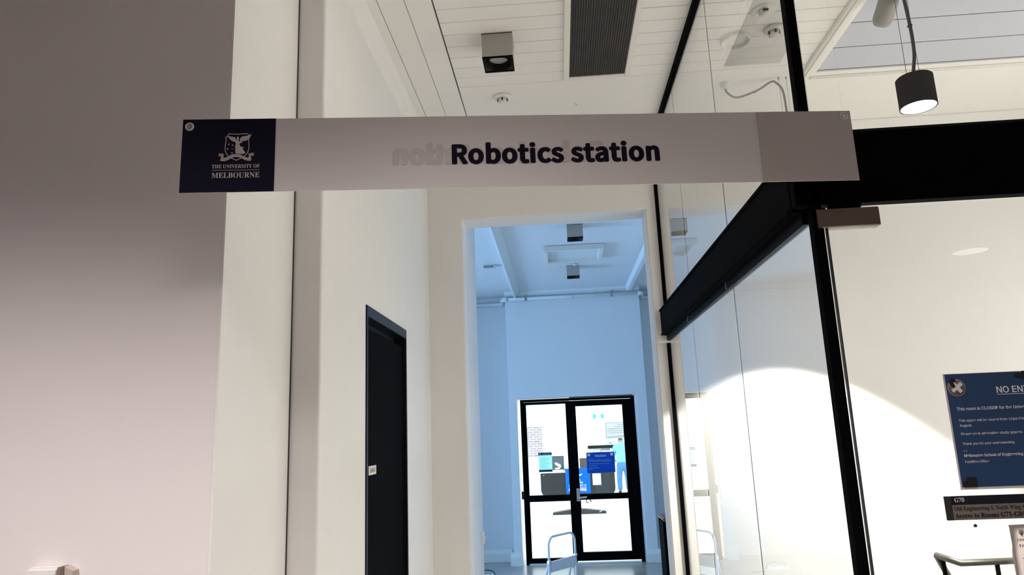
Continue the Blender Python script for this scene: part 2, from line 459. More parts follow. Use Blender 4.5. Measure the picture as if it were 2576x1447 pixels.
# ================================================================== STEEL AND GLASS
GX = .683
pt = thing('glass_partition', 'frameless glass side partition running back from the black corner post', 'partition', (GX, 1.83, 0), kind='structure')
def pbox(n, m, x0, x1, y0, y1, z0, z1, bev=0):
    return bx(n, m, pt, x0-GX, x1-GX, y0-1.83, y1-1.83, z0, z1, bev)
ys = [1.835, 2.693, 3.548, 4.335]
for i in range(3):
    pbox('upper_pane', GLASS, GX-.004, GX+.004, ys[i]+.002, ys[i+1]-.002, 2.40, H-.02)
    pbox('lower_pane', GLASS, GX-.004, GX+.004, ys[i]+.002, ys[i+1]-.002, .02, 2.225)
for y in ys[1:3]:
    pbox('joint', RUBBER, GX-.0019, GX+.0019, y-.0010, y+.0010, 2.40, H-.02)
    pbox('joint', RUBBER, GX-.0012, GX+.0012, y-.0006, y+.0006, .02, 2.225)
pbox('ceiling_channel', BLACK, GX-.016, GX+.014, 1.84, 4.35, H-.03, H)
pbox('rear_channel', BLACK, GX-.014, GX+.010, 4.33, 4.352, 2.40, H)
pbox('rear_channel', BLACK, GX-.014, GX+.010, 4.33, 4.352, 0, 2.225)
pbox('glass_channel', CHAN, GX-.014, GX+.012, 1.86, 4.34, 2.213, 2.246, .002)
pbox('channel_clip', CHROME, GX-.018, GX-.012, 2.735, 2.742, 2.216, 2.244)
pbox('channel_clip', CHROME, GX-.018, GX-.012, 3.582, 3.589, 2.216, 2.244)
pbox('corner_post', BLACK, .674, .700, 1.80, 1.832, 0, H, .001)

sb = thing('steel_beam', 'black steel beam along the top of the lower side glass', 'beam', (.68, 3.08, 2.245), kind='structure')
MB().prism([(-.040, .008), (-.034, 0), (.05, 0), (.05, .16), (-.040, .16)], 'y', -1.23, 1.27).build('web', BLACK, sb)
MB().box(-.046, -.038, -1.22, 1.27, .0, .012, .003).build('bottom_lip', BLACK, sb)
MB().box(-.0445, -.036, -1.22, 1.27, .146, .16, .002).build('top_lip', BLACK, sb)
MB().box(-.072, .06, 1.245, 1.27, -.045, .172, .003).build('shadow_block', WHITE, sb)  # block added in place of the beam's soft shadow on the wall
sf = thing('door_header_beam', 'deep black steel header across the top of the glass door', 'beam', (2.1, 1.85, 2.248), kind='structure')
MB().box(-1.462, 1.5, -.05, -.012, 0, .196, .003).build('web', BLACK, sf)
MB().box(-1.40, 1.5, -.052, -.044, .19, .20, .002).build('top_lip', BLACKM, sf)

tw = tag(bpy.data.objects.new('window_1', None), 'fixed glass pane above the door header', 'window', kind='structure'); COL.objects.link(tw)
bx('pane', GLASS, tw, .706, 3.6, 1.811, 1.819, 2.45, H)
# front glass door and sidelight
d1 = tag(bpy.data.objects.new('door_1', None), 'frameless glass door with bronze patch fitting', 'door', kind='structure'); COL.objects.link(d1)
bx('pane', GLASSD, d1, .7125, 1.62, 1.808, 1.818, .01, 2.236)
bx('edge_gasket', RUBBER, d1, .7095, .7120, 1.806, 1.820, .01, 2.184)
pf = MB().box(.684, .842, 1.797, 1.826, 2.184, 2.234, .002).build('patch_fitting', BROWNM, d1)
bx('pivot_plate', BLACK, pf, .725, .80, 1.80, 1.83, 2.236, 2.246)
bx('cover_strip', CHROME, pf, .694, .838, 1.7960, 1.7972, 2.1845, 2.1865)
bx('end_cap', BLACK, pf, .6825, .6842, 1.798, 1.825, 2.186, 2.232)
w2 = tag(bpy.data.objects.new('window_2', None), 'fixed glass sidelight right of the glass door', 'window', kind='structure'); COL.objects.link(w2)
bx('pane', GLASSD, w2, 1.63, 3.6, 1.808, 1.818, .01, 2.246)

# ================================================================== LEFT BLACK DOOR (door_2)
d2 = tag(bpy.data.objects.new('door_2', None), 'tall black door set into the left corridor wall', 'door', kind='structure'); COL.objects.link(d2)
X = -.79
bx('frame_head', NAVY, d2, X-.20, X+.006, DY0, DY1, DZ-.045, DZ+.002, .002)
bx('frame_jamb', NAVY, d2, X-.20, X+.006, DY0, DY0+.020, 0, DZ-.045, .002)
bx('frame_jamb', NAVY, d2, X-.20, X+.006, DY1-.02, DY1, 0, DZ-.045, .002)
bx('door_stop', BLACKM, d2, X-.10, X-.055, DY0+.020, DY1-.02, DZ-.085, DZ-.045)
lf = bx('door_leaf', BLACK, d2, X-.055, X-.012, DY0+.021, DY1-.021, .005, DZ-.087, .002)
# small plate on the leaf, facing +X
pl = MB().box(0, .004, 0, .118, 0, .037, .0008).build('name_plate', PAPER, d2, (X-.012, DY0+.086, 1.552))
for (y0, y1, z0, z1) in ((.012, .016, .020, .042), (.020, .030, .024, .038), (.033, .044, .022, .040), (.046, .058, .022, .039), (.060, .072, .024, .040), (.075, .086, .022, .040), (.090, .096, .022, .042)):
    MB().box(.004, .0044, y0+.004, y1+.004, z0-.013, z1-.013).build('print_mark', PRINTG, pl)

# ================================================================== FAR DOUBLE DOORS (door_3)
d3 = tag(bpy.data.objects.new('door_3', None), 'black framed glass double doors on the far wall', 'door', kind='structure'); COL.objects.link(d3)
YA, YB = 9.225, 9.285
bx('frame_jamb', BLACK, d3, -.512, -.475, 9.21, 9.30, .10, 2.10)
bx('frame_jamb', BLACK, d3, .905, .945, 9.21, 9.30, .10, 2.10)
bx('frame_head', BLACK, d3, -.512, .945, 9.21, 9.30, 2.082, 2.112)
bx('side_slit_pane', GLASSD, d3, FX0, -.512, 9.252, 9.258, .12, 2.115)
bx('reveal', OUTW, d3, .946, FX1, 9.215, 9.30, .10, 2.125)
bx('threshold', STEELP, d3, -.47, .90, 9.20, 9.31, .10, .112)
LL = tag(bpy.data.objects.new('door_leaf', None)); COL.objects.link(LL); LL.parent = d3
bx('stile', BLACK, LL, -.474, -.440, YA, YB, .115, 2.078); bx('stile', BLACK, LL, .068, .1195, YA, YB, .115, 2.078)
bx('rail', BLACK, LL, -.45, .07, YA, YB, 2.046, 2.078); bx('rail', BLACK, LL, -.45, .07, YA, YB, .842, .918)
bx('rail', BLACK, LL, -.45, .07, YA, YB, .115, .165)
bx('pane', GLASSD, LL, -.45, .07, 9.252, 9.258, .165, .842); bx('pane', GLASSD, LL, -.45, .07, 9.252, 9.258, .918, 2.046)
RL = tag(bpy.data.objects.new('door_leaf', None)); COL.objects.link(RL); RL.parent = d3
bx('stile', BLACK, RL, .120, .196, YA-.01, YB-.01, .13, 2.076); bx('stile', BLACK, RL, .792, .903, YA-.01, YB-.01, .13, 2.076)
bx('rail', BLACK, RL, .196, .792, YA-.01, YB-.01, 2.005, 2.076); bx('rail', BLACK, RL, .196, .792, YA-.01, YB-.01, .850, .918)
bx('rail', BLACK, RL, .196, .792, YA-.01, YB-.01, .13, .225)
bx('pane', GLASSD, RL, .196, .792, 9.240, 9.246, .225, .850); bx('pane', GLASSD, RL, .196, .792, 9.240, 9.246, .918, 2.005)
bx('handle_plate', CHROME, RL, .150, .192, 9.205, 9.215, .835, .990, .002)
MB().tube([(.172, 9.208, .878), (.172, 9.165, .878), (.185, 9.155, .880), (.275, 9.155, .886)], .0095).build('lever_handle', CHROME, RL)
bx('closer_arm', BLACK, d3, .12, .93, 9.203, 9.21, 2.113, 2.124)
bx('hinge', BLACK, d3, -.535, -.513, 9.195, 9.225, .88, .975, .002)

# ================================================================== HANGING SIGN
sg = thing('hanging_sign', 'long pinkish white sign with navy crest panel reading Robotics station', 'sign', (-.88, 1.55, 2.479), math.atan2(.2, 1.663))
SL, SH = 1.675, .188
b = MB(); b.box(0, SL, 0, .0022, -SH, -.0195); b.prism([(0, 0), (.0022, 0), (.0022, -.0195), (-.0003, -.0197), (-.0002, -.010)], 'x', 0, SL); b.build('sheet', BANNERW, sg)
MB().box(.001, .2228, -.0018, -.0008, -SH+.0003, -.0003).build('logo_panel', LOGO, sg)
MB().box(1.428, SL-.0005, -.0015, .0002, -SH+.0005, -.0004).build('painted_panel_shade', GHOSTP, sg)  # backlight blocked by the reverse panel, painted as a darker face
MB().box(SL-.2228, SL-.001, .0024, .003, -SH+.0005, -.0005).build('reverse_logo_panel', LOGO, sg)
text('reverse_lettering', 'Robotics station', INK, sg, SL-.651, -.1235, .0026, .5215, fn=SRC, offset=.024, space=1.03, mirror=True)
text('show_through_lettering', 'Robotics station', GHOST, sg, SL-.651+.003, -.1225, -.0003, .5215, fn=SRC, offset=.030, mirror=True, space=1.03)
text('lettering', 'Robotics station', INK, sg, .651, -.1245, -.0008, .5190, fn=SRC, offset=.020, space=1.03)
text('panel_lettering', serif('THE UNIVERSITY OF'), SILVER, sg, .0746, -.1275, -.0022, .1134, fn=MATH, height=.0092)
text('panel_lettering', serif('MELBOURNE'), SILVER, sg, .0752, -.1520, -.0022, .1130, fn=MATH, height=.0133)
MB().box(.0755, .1880, -.0022, -.0017, -.1333, -.1325).build('panel_rule', SILVER, sg)
# crest
def cl(p): return (.1317+(p[0]-625)*1.437e-4, -.1076+(815-p[1])*1.57e-4)
def flat(pts_list, y, name, m, parent):
    b = MB()
    for pts in pts_list: b.prism([cl(p) for p in pts], 'y', y, y+.0004)
    return b.build(name, m, parent)
def stroke(pts, w, closed=False):
    out = []
    n = len(pts); rng = range(n if closed else n-1)
    for i in rng:
        a = Vector(pts[i]); c = Vector(pts[(i+1) % n]); d = (c-a).normalized(); q = Vector((-d.y, d.x))*w/2; e = d*w*.3
        out.append([tuple(a+q-e), tuple(c+q+e), tuple(c-q+e), tuple(a-q-e)])
    return out
cr = tag(bpy.data.objects.new('crest', None)); COL.objects.link(cr); cr.parent = sg
shield = [(490, 378), (560, 384), (625, 388), (700, 384), (790, 378), (812, 400), (828, 430), (818, 470), (822, 540), (828, 620), (812, 680), (785, 725), (740, 765), (680, 792), (625, 815), (570, 792), (510, 760), (470, 720), (442, 670), (432, 600), (440, 520), (446, 470), (432, 440), (460, 420)]
flat(stroke(shield, 11, True), -.0022, 'shield_outline', SILVER, cr)
wing_l = [(455, 408), (520, 425), (590, 438), (608, 470), (615, 500), (585, 512), (545, 500), (510, 470), (480, 440)]
wing_r = [(862, 385), (800, 415), (720, 425), (690, 440), (665, 485), (680, 498), (740, 502), (790, 490), (830, 455), (850, 420)]
body = [(622, 430), (650, 430), (655, 470), (645, 490), (660, 510), (690, 500), (718, 505), (700, 530), (672, 540), (670, 565), (690, 595), (740, 605), (742, 620), (715, 625), (745, 660), (772, 690), (745, 718), (700, 712), (640, 708), (608, 700), (604, 640), (600, 580), (612, 550), (598, 525), (590, 505), (612, 500), (622, 475)]
flat([wing_l, wing_r], -.0024, 'wings', SILVER, cr)
flat([body], -.0027, 'winged_figure', SILVER, cr)
flat(stroke([(470, 420), (560, 470), (612, 496)], 3)+stroke([(500, 432), (570, 462)], 3)+stroke([(850, 400), (760, 470), (690, 485)], 3)+stroke([(840, 430), (760, 455), (700, 460)], 3), -.0029, 'wing_feathers', SILVERD, cr)
flat(stroke([(640, 560), (650, 640), (645, 700)], 4)+stroke([(660, 600), (700, 680)], 4)+stroke([(625, 570), (622, 690)], 3), -.0031, 'robe_folds', SILVERD, cr)
for (x, y, r) in ((491, 552, 13), (556, 568, 13), (477, 627, 13), (552, 627, 8), (551, 693, 13)):
    flat([[(x+r*(1 if k % 2 == 0 else .62)*math.cos(k*math.pi/8), y+r*(1 if k % 2 == 0 else .62)*math.sin(k*math.pi/8)) for k in range(16)]], -.0024, 'star', SILVER, cr)
rib_top = [(372, 778), (430, 778), (490, 760), (550, 722), (625, 714), (690, 722), (750, 760), (810, 778), (872, 772)]
rib_bot = [(872, 825), (820, 828), (760, 812), (700, 775), (625, 762), (560, 772), (500, 808), (440, 828), (364, 824)]
flat([rib_top+rib_bot], -.0030, 'motto_ribbon', SILVER, cr)
for tl in ([(330, 705), (410, 705), (416, 745), (325, 750), (342, 730)], [(825, 708), (912, 698), (918, 745), (830, 752)], [(378, 748), (418, 742), (412, 778), (372, 785)], [(828, 748), (868, 760), (876, 785), (830, 775)]): flat([tl], -.0028, 'ribbon_tail', SILVERD, cr)
flat([[(380, 792), (440, 794), (492, 778), (545, 742), (552, 760), (500, 795), (440, 813), (376, 810)], [(560, 736), (625, 728), (690, 736), (735, 764), (728, 776), (690, 752), (625, 744), (566, 752)], [(752, 782), (810, 796), (862, 790), (860, 808), (812, 813), (755, 798)]], -.0034, 'motto_print', SILVERD, cr)
# eyelets and clear lines
EY = Matrix.Rotation(R(90), 4, 'X')
for ex, ez in ((.0172, -.0190), (1.6570, -.0145)):
    e = MB().lathe([(.0050, -.004), (.0056, .0), (.0080, .0022), (.0105, .0012), (.0112, -.0003)], 28, Matrix.Translation((ex, -.0018, ez)) @ EY).build('eyelet', CHROME, sg)
    MB().lathe([(0, 0), (.0053, 0), (.0053, .0004), (0, .0004)], 20, Matrix.Translation((ex, -.0021, ez)) @ EY).build('eyelet_hole', SILVERD if ex < 1 else OUTW, e)  # light coming through the right eyelet is painted as a white disc
    MB().tube([(ex, -.003, ez+.004), (ex, .001, .005), (ex, .001, FC-2.479 if ex < 1 else H-2.479)], .00012, 6).build('hanging_line', SILVER, sg)

# ================================================================== NOTICES ON THE GLASS
NY = 1.8075
po = thing('closure_poster', 'dark blue NO ENTRY poster taped to the glass door', 'poster', (.937, NY-.0012, 1.5265))
PW, PH = .386, .2735
MB().box(0, PW, 0, .0009, 0, PH).build('white_border', PAPER, po)
MB().box(.004, PW-.004, -.0005, 0, .0058, PH-.0012).build('blue_sheet', POSTERB, po)
def ptext(s, m, z, ref, w, off=0.0, x=.0195, name='lettering'):
    return text(name, s, m, po, x, z, -.0010, w, ref=ref, offset=off)
ptext('NO ENTRY', PRINTW, .2235, 'NO EN', .0615, .018, x=.1195)
MB().box(.1195, .2195, -.0011, -.0009, .2190, .2203).build('rule', PRINTW, po)
ptext('This room is CLOSED for the University', PRINTW, .1850, 'This room is CLOSED for the Univ', .1518, .016)
ptext('This space will be closed from 12pm Friday', PRINTW, .1580, 'This space will be closed from 12pm Fr', .1470, .006, x=.0200)
ptext('August.', PRINTW, .1462, 'August.', .0287, .006, x=.0205)
ptext('Please seek alternative study spaces.', PRINTW, .1265, 'Please seek alternative study spaces', .1400, .006, x=.0205)
ptext('Thank you for your understanding', PRINTW, .1035, None, .1197, .006, x=.0200)
MB().box(.0200, .0285, -.0011, -.0009, .0890, .0898).build('rule', PRINTW, po)
ptext('Melbourne School of Engineering', PRINTW, .0755, None, .1350, .016, x=.0195)
ptext('Facilities Office', PRINTW, .0615, None, .0547, .004, x=.0195)
CZ = .2395
MB().lathe([(0, .0006), (.0205, .0006), (.0205, 0), (0, 0)], 32, Matrix.Translation((.0275, -.0006, CZ)) @ EY).build('stop_disc', STOPC, po)
MB().lathe([(.0192, .0008), (.0210, .0008), (.0210, 0), (.0192, 0)], 32, Matrix.Translation((.0275, -.0006, CZ)) @ EY).build('stop_disc_rim', STOPR, po)
b = MB()
for a in (52, -38): b.box(-.0150, .0150, -.0018-a*2e-6, -.0014, -.0043, .0043, 0, Matrix.Translation((.0285, 0, CZ+.001)) @ Matrix.Rotation(R(a), 4, 'Y'))
b.build('stop_cross', PRINTW, po)
def tape(pts): return MB().prism(pts, 'y', -.0034, -.0022).build('tape', TAPE, po)
tape([(.0105, .2545), (.021, .2630), (.026, .2600), (.027, .2545), (.0205, .2520), (.0245, .2430), (.0205, .2395), (.0140, .2450)])
tape([(.1660, .2615), (.172, .2685), (.181, .2690), (.184, .2735), (.206, .2735), (.208, .2500), (.194, .2490), (.188, .2570), (.178, .2570)])
tape([(.0085, .0065), (.0065, .0180), (.0150, .0205), (.0165, .0285), (.0380, .0290), (.0385, .0065)])

pl = thing('room_plate', 'taupe and black room plate G70 under the blue poster', 'sign', (.894, NY-.006, 1.459))
MB().box(0, .26, 0, .0055, 0, .0545, .0006).build('plate_body', PLATEK, pl)
MB().box(.0145, .26, -.0006, 0, .0008, .0345).build('plate_face', PLATEG, pl)
MB().box(.0005, .0135, -.0012, 0, 0, .054, .0005).build('end_strip', DPLAST, pl)
text('lettering', serif('G70'), PRINTW, pl, .0215, .0410, -.0008, .0222, fn=MATH, offset=-.01, height=.0098)
text('lettering', serif('Old Engineering & North Wing St'), INK, pl, .0180, .0215, -.0009, .1640, fn=MATH, offset=-.005, height=.0100)
text('lettering', serif('Access to Rooms G71-G84'), INK, pl, .0175, .0050, -.0009, .1590, fn=MATH, offset=.004, height=.0110)

pn = thing('paper_notice', 'curled white paper notice low on the glass, cut by the picture edge', 'notice', (1.022, NY-.002, 1.150))
b = MB()
t = bmesh.new(); cols = []
NXp, NZp = 12, 16
for i in range(NXp+1):
    col = []
    for j in range(NZp+1):
        u, v = i/NXp, j/NZp
        wob = .004*math.sin(v*9)+.003*math.sin(v*21+1)
        x = u*.21+(1-u)*(wob+.004*(1-v)); y = -.010*(1-u)**6-.002*math.sin(v*7)*(1-u)**2
        col.append(t.verts.new((x, y, v*.296-.004*u*0)))
    cols.append(col)
for i in range(NXp):
    for j in range(NZp):
        t.faces.new((cols[i][j], cols[i+1][j], cols[i+1][j+1], cols[i][j+1])).smooth = True
ex = bmesh.ops.solidify(t, geom=t.faces[:], thickness=.0006)
b._add(t); b.build('sheet', PAPER, pn)
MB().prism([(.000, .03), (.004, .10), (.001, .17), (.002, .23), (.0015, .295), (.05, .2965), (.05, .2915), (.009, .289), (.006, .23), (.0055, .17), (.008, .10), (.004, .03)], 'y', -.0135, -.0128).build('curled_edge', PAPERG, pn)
text('lettering', 'Limited', INK, pn, .0150, .2605, -.0140, .0225, ref='Limite', offset=.014)
text('lettering', 'Friday', INK, pn, .0175, .2465, -.0140, .0205, ref='Frida', offset=.014)
MB().lathe([(0, .0004), (.0055, .0004), (.0055, 0), (0, 0)], 20, Matrix.Translation((.0262, -.0136, .2800)) @ EY).prism([(.0225, .2760), (.030, .2760), (.0272, .2690)], 'y', -.0140, -.0136).build('print_mark', PRINTG, pn)
for k, (x0, wd) in enumerate(((.020, .03), (.022, .05), (.024, .02), (.024, .045), (.026, .05), (.027, .05), (.028, .03), (.028, .05))):
    MB().box(x0, x0+wd, -.0140, -.0136, .2215-k*.0088, .2240-k*.0088).build('print_line', PRINTG, pn)

dm = thing('door_bumper', 'small black dome stop stuck on the glass below the room plate', 'bumper', (.9565, NY-.0005, 1.4455))
MB().lathe([(.0038, 0), (.0036, .0015), (.002, .0035), (0, .004)], 20, EY).build('dome', BLACKM, dm)
MB().lathe([(.0047, 0), (.0047, .0007), (.0036, .0008)], 20, Matrix.Translation((0, 0, -.0012)) @ EY).build('base_ring', WPLAST, dm)

# ================================================================== CARD READER ON PINK WALL
rd = thing('wall_card_reader', 'white wall box with brown edge low on the pink wall', 'switch', (-1.350, 1.81, 1.335))
MB().box(0, .086, -.030, 0, 0, .082, .006).build('case', WPLAST, rd)
MB().box(.076, .0785, -.0305, -.029, .0, .066).build('slot', GPLAST, rd)
MB().box(.084, .098, -.034, 0, 0, .083, .003).build('side_trim', mat('tan_plastic', (.22, .17, .14), .5), rd)
MB().prism([(.098, .083), (.120, .072), (.120, 0), (.098, 0)], 'y', -.024, 0).build('side_flap', mat('pale_tan_plastic', (.5, .42, .36), .5), rd)

# ================================================================== CEILING FITTINGS
vt = thing('ceiling_vent', 'long dark grille with white frame in the boarded ceiling', 'vent', (.281, 2.20, H))
VX0, VX1, VY1 = .137, .425, 3.42
def vb(n, m, x0, x1, y0, y1, z0, z1, bev=0): return bx(n, m, vt, x0-.281, x1-.281, y0-2.2, y1-2.2, z0, z1, bev)
vb('frame_side', TRIMW, VX0-.030, VX0, 2.17, VY1+.03, -.012, .004, .003)
vb('frame_side', TRIMW, VX1, VX1+.030, 2.17, VY1+.03, -.012, .004, .003)
vb('frame_end', TRIMW, VX0, VX1, VY1, VY1+.03, -.012, .004, .003)
vb('frame_end', TRIMW, VX0, VX1, 2.17, 2.20, -.012, .004, .003)
vb('back_plate', GRILLB, VX0, VX1, 2.2, VY1, -.0015, .003)
s0 = None
NS = 26
for k in range(NS):
    x = VX0+(k+.5)*(VX1-VX0)/NS-.281
    if s0 is None:
        s0 = bx('slat', GRILL, vt, -.0044, .0044, 0, VY1-2.2, -.008, -.0015); s0.location = (x, 0, 0)
    else:
        c = s0.copy(); COL.objects.link(c); c.parent = vt; c.location = (x, 0, 0)

def downlight(loc, label, h=.124):
    s = .0705
    d = thing('downlight', label, 'ceiling light', loc, group=None)
    b = MB(); b.box(-s, -s+.004, -s, s, -h, 0); b.box(s-.004, s, -s, s, -h, 0); b.box(-s+.004, s-.004, -s, -s+.004, -h, 0); b.box(-s+.004, s-.004, s-.004, s, -h, 0)
    b.build('housing', GREYB, d)
    bf = MB(); bf.box(-s+.004, s-.004, -s+.004, s-.004, -.03, -.004)
    bf.lathe([(.062, -h+.003), (.056, -h+.02), (.046, -h+.045)], 32)
    bf.build('baffle', BLACKM, d)
    b = MB(); b.box(-s, s, -s, -s+.008, -h, -h+.006); b.box(-s, s, s-.008, s, -h, -h+.006); b.box(-s, -s+.006, -s+.008, s-.008, -h, -h+.006); b.box(s-.006, s, -s+.008, s-.008, -h, -h+.006)
    b.build('black_rim', BLACKM, d)
    MB().lathe([(0, -h+.034), (.036, -h+.034), (.044, -h+.030), (.046, -h+.045)], 32).build('lamp_lens', LENS, d)
    MB().box(-s-.001, s+.001, -s-.001, s+.001, -.004, 0).build('mounting_plate', DPLAST, d)
    return d
downlight((-.204, 3.036, H), 'grey cube downlight on the boarded corridor ceiling')
downlight((.215, 6.22, H), 'grey cube downlight nearest the opening in the blue room')
downlight((.226, 7.84, H), 'grey cube downlight deeper in the blue room near the far wall')

def detector(loc, r, label):
    d = thing('smoke_detector', label, 'smoke detector', loc)
    MB().lathe([(0, 0), (r, 0), (r, -.010), (r*.93, -.016), (r*.62, -.018)], 36).build('base', WPLAST, d)
    MB().lathe([(r*.55, -.018), (r*.50, -.034), (r*.44, -.040), (0, -.042)], 30).build('sensing_cap', WPLAST, d)
    for k in range(10):
        a = 2*math.pi*k/10
        MB().box(-.004, .004, r*.505, r*.60, -.033, -.019, 0, Matrix.Rotation(a, 4, 'Z')).build('vent_slot', DPLAST if k % 2 else WPLAST, d)
    return d
detector((-.228, 3.60, H), .048, 'white smoke detector on the corridor ceiling behind the hanging sign')
detector((.245, 7.60, H), .05, 'white smoke detector above the blue room downlight')
detector((1.095, 3.10, H), .046, 'white smoke detector beside the round ceiling speakers')
def speaker(loc, r, label):
    d = thing('ceiling_speaker', label, 'speaker', loc)
    MB().lathe([(0, -.004), (r*.82, -.004), (r*.86, -.020), (r*.95, -.020), (r, -.012), (r, 0)], 40).build('rim', CEIL, d)
    MB().lathe([(0, -.010), (r*.55, -.008), (r*.8, -.003)], 36).build('grille', WPLAST, d)
    return d
speaker((.935, 3.17, H), .072, 'round white ceiling speaker seen through the side glass, nearer the cable rose')
sp2 = thing('motion_sensor', 'round white ceiling sensor with dark lens at the top edge', 'sensor', (1.005, 2.94, H))
MB().lathe([(0, -.004), (.045, -.004), (.056, -.002), (.056, 0)], 36).build('rim', CEIL, sp2)
MB().lathe([(0, -.030), (.014, -.027), (.024, -.016), (.026, -.004)], 24).build('lens_dome', WPLAST, sp2)
MB().box(-.012, .012, -.032, -.026, -.020, -.012).build('lens_slot', DPLAST, sp2)
hk = thing('ceiling_hook', 'tiny hook on the plain corridor ceiling behind the sign', 'hook', (.178, 3.74, H))
MB().tube(smooth_path([(0, 0, 0), (0, 0, -.008), (.004, 0, -.013), (.009, 0, -.010)], 4), .0015, 6).build('wire', GPLAST, hk)
MB().lathe([(0, -.002), (.004, -.002), (.005, 0)], 14).build('base', CEIL, hk)

cm = thing('security_camera', 'grey cylindrical camera below the pale blue ceiling boards', 'camera', (1.500, 2.83, H))
MB().lathe([(0, -.01), (.03, -.01), (.035, 0)], 24).build('mount', GPLAST, cm)
MB().tube([(0, 0, -.005), (0, .01, -.04)], .009).build('bracket', GPLAST, cm)
q = Vector((.0, .72, -.42)).to_track_quat('Z', 'Y').to_matrix().to_4x4()
MB().lathe([(0, -.02), (.036, -.018), (.041, 0), (.041, .085), (.034, .105), (0, .108)], 28, Matrix.Translation((0, .01, -.062)) @ q).build('body', GPLAST, cm)

def pendant(x, y, zb, label, rose):
    d = thing('pendant_lamp', label, 'pendant lamp', (x, y, zb))
    r, h = .0585, .112
    MB().lathe([(r-.003, .004), (r-.003, .0), (r, 0), (r, h-.004), (r-.004, h), (0, h)], 40).build('shade', BLACK, d)
    MB().lathe([(r-.004, .001), (r-.006, .018), (.040, .034)], 40).build('reflector', CHROME, d)
    MB().lathe([(0, .004), (r-.005, .004), (r-.005, .012)], 40).build('lamp_lens', LAMPON, d)
    top = H-zb
    for s in (-1, 1):
        wv = MB().tube([(s*.022, 0, h+.012), (s*.020, 0, top)], .0009, 6).build('suspension_wire', DPLAST, d)
        MB().lathe([(0, .018), (.003, .018), (.0042, .012), (.0042, 0), (0, 0)], 12, Matrix.Translation((s*.022, 0, h))).build('wire_grip', CHROME, d)
        MB().lathe([(0, -.012), (.003, -.012), (.0055, -.004), (.006, 0)], 12, Matrix.Translation((s*.020, 0, top))).build('ceiling_anchor', GPLAST, d)
    dx = rose[0]-x; dy = rose[1]-y
    cab = smooth_path([(0, 0, h-.002), (.004, 0, h+.03), (.016, 0, h+.10), (.016, 0, h+.22), (.003, 0, h+.42), (-.004, 0, top-.085), (-.03, dy*.2, top-.03), (-.06, dy*.3, top-.018), (dx*.45, dy*.5, top-.06), (dx*.8, dy*.9, top-.088), (dx+.012, dy, top-.06), (dx, dy, top-.030)], 8)
    MB().tube(cab, .0058, 10).build('cable', CABLE if y < 3 else GCABLE, d)
    MB().lathe([(0, -.034), (.012, -.034), (.024, -.024), (.028, -.010), (.029, 0)], 28, Matrix.Translation((dx, dy, top))).build('ceiling_rose', WPLAST, d)
    MB().box(.010, .022, -.007, .007, h+.195, h+.200).build('cable_tie', BLACKM, d)
    l = bpy.data.lights.new('pendant_beam', 'SPOT'); l.energy = PENDANT_POWER; l.color = (1, .95, .86); l.spot_size = R(93); l.spot_blend = .12; l.shadow_soft_size = .03
    lo = bpy.data.objects.new('pendant_beam', l); COL.objects.link(lo); lo.parent = d; lo.location = (0, 0, -.004)
    return d
pendant(1.283, 2.35, 2.742, 'lit black can pendant lamp hanging over the glass door', (.98, 2.36))
pendant(1.285, 3.60, 2.755, 'pendant lamp with a looping cable behind the black beam', (.985, 3.625))

# blue room fittings
ap = thing('access_panel', 'raised square panel frame on the blue room ceiling', 'panel', (.218, 7.15, H))
fw = .045
for (x0, x1, y0, y1) in ((-.305, .305, -.30, -.30+fw), (-.305, .305, .30-fw, .30), (-.305, -.305+fw, -.255, .255), (.305-fw, .305, -.255, .255)):
    MB().box(x0, x1, y0, y1, -.055, 0, .008).build('frame_side', TRIMW, ap)
MB().box(-.26, .26, -.255, .255, -.010, 0).build('inner_board', BWALL, ap)
cb = thing('ceiling_box', 'flat white box on the blue room ceiling left of the rib', 'box', (-.70, 7.56, H))
MB().box(-.065, .065, -.05, .05, -.045, 0, .004).build('case', WPLAST, cb)
MB().box(-.055, .055, -.051, -.049, -.040, -.010).build('front_slot', GPLAST, cb)
pp = thing('sprinkler_pipe', 'pale pipe running along the top of the far blue wall', 'pipe', (.22, 9.14, 3.425))
MB().tube([(-.87, 0, 0), (.90, 0, 0)], .020, 14).build('pipe_run', BWALL, pp)
MB().tube([(-.87, 0, 0), (-.90, .03, 0), (-.92, .06, 0), (-.92, .28, 0), (-.95, .31, 0), (-2.8, .31, 0)], .020, 14).build('pipe_run', BWALL, pp)
MB().tube([(.90, 0, 0), (.93, .03, 0), (.93, .28, 0), (.96, .31, 0), (2.2, .31, 0)], .020, 14).build('pipe_run', BWALL, pp)
for x, y in ((-.87, 0), (.90, 0), (-.95, .31), (.96, .31)): MB().tube([(x-.03, y, 0), (x+.03, y, 0)], .029, 14).build('coupling', BWALL, pp)
for x in (.53, -.6):
    MB().tube([(x, 0, -.03), (x, 0, .094)], .007, 8).box(x-.010, x+.010, -.026, .026, -.028, .026, .004).build('hanger', GPLAST, pp)
MB().lathe([(.007, .0), (.010, -.02), (.004, -.03), (.014, -.036), (0, -.038)], 14, Matrix.Translation((.015, -.02, 0))).build('sprinkler_head', CHROME, pp)
lc = thing('lectern_cabinet', 'narrow black cabinet with red brown top by the opening', 'cabinet', (.985, 6.10, .10))
MB().box(-.215, .215, -.15, .15, .0, .862, .006).build('carcass', BLACK, lc)
MB().box(-.215, .215, -.152, .152, .862, .892, .010).build('top', MAHOG, lc)
MB().box(-.20, .20, -.156, -.15, .03, .84, .003).build('front_panel', BLACKM, lc)
sw = thing('wall_switch', 'white switch plate on the jamb of the opening', 'switch', (-.568, 4.98, .972))
MB().box(0, .009, -.055, .055, 0, .085, .002).build('plate', WPLAST, sw)
MB().box(.009, .016, -.030, .030, .025, .060, .002).build('rocker', WPLAST, sw)

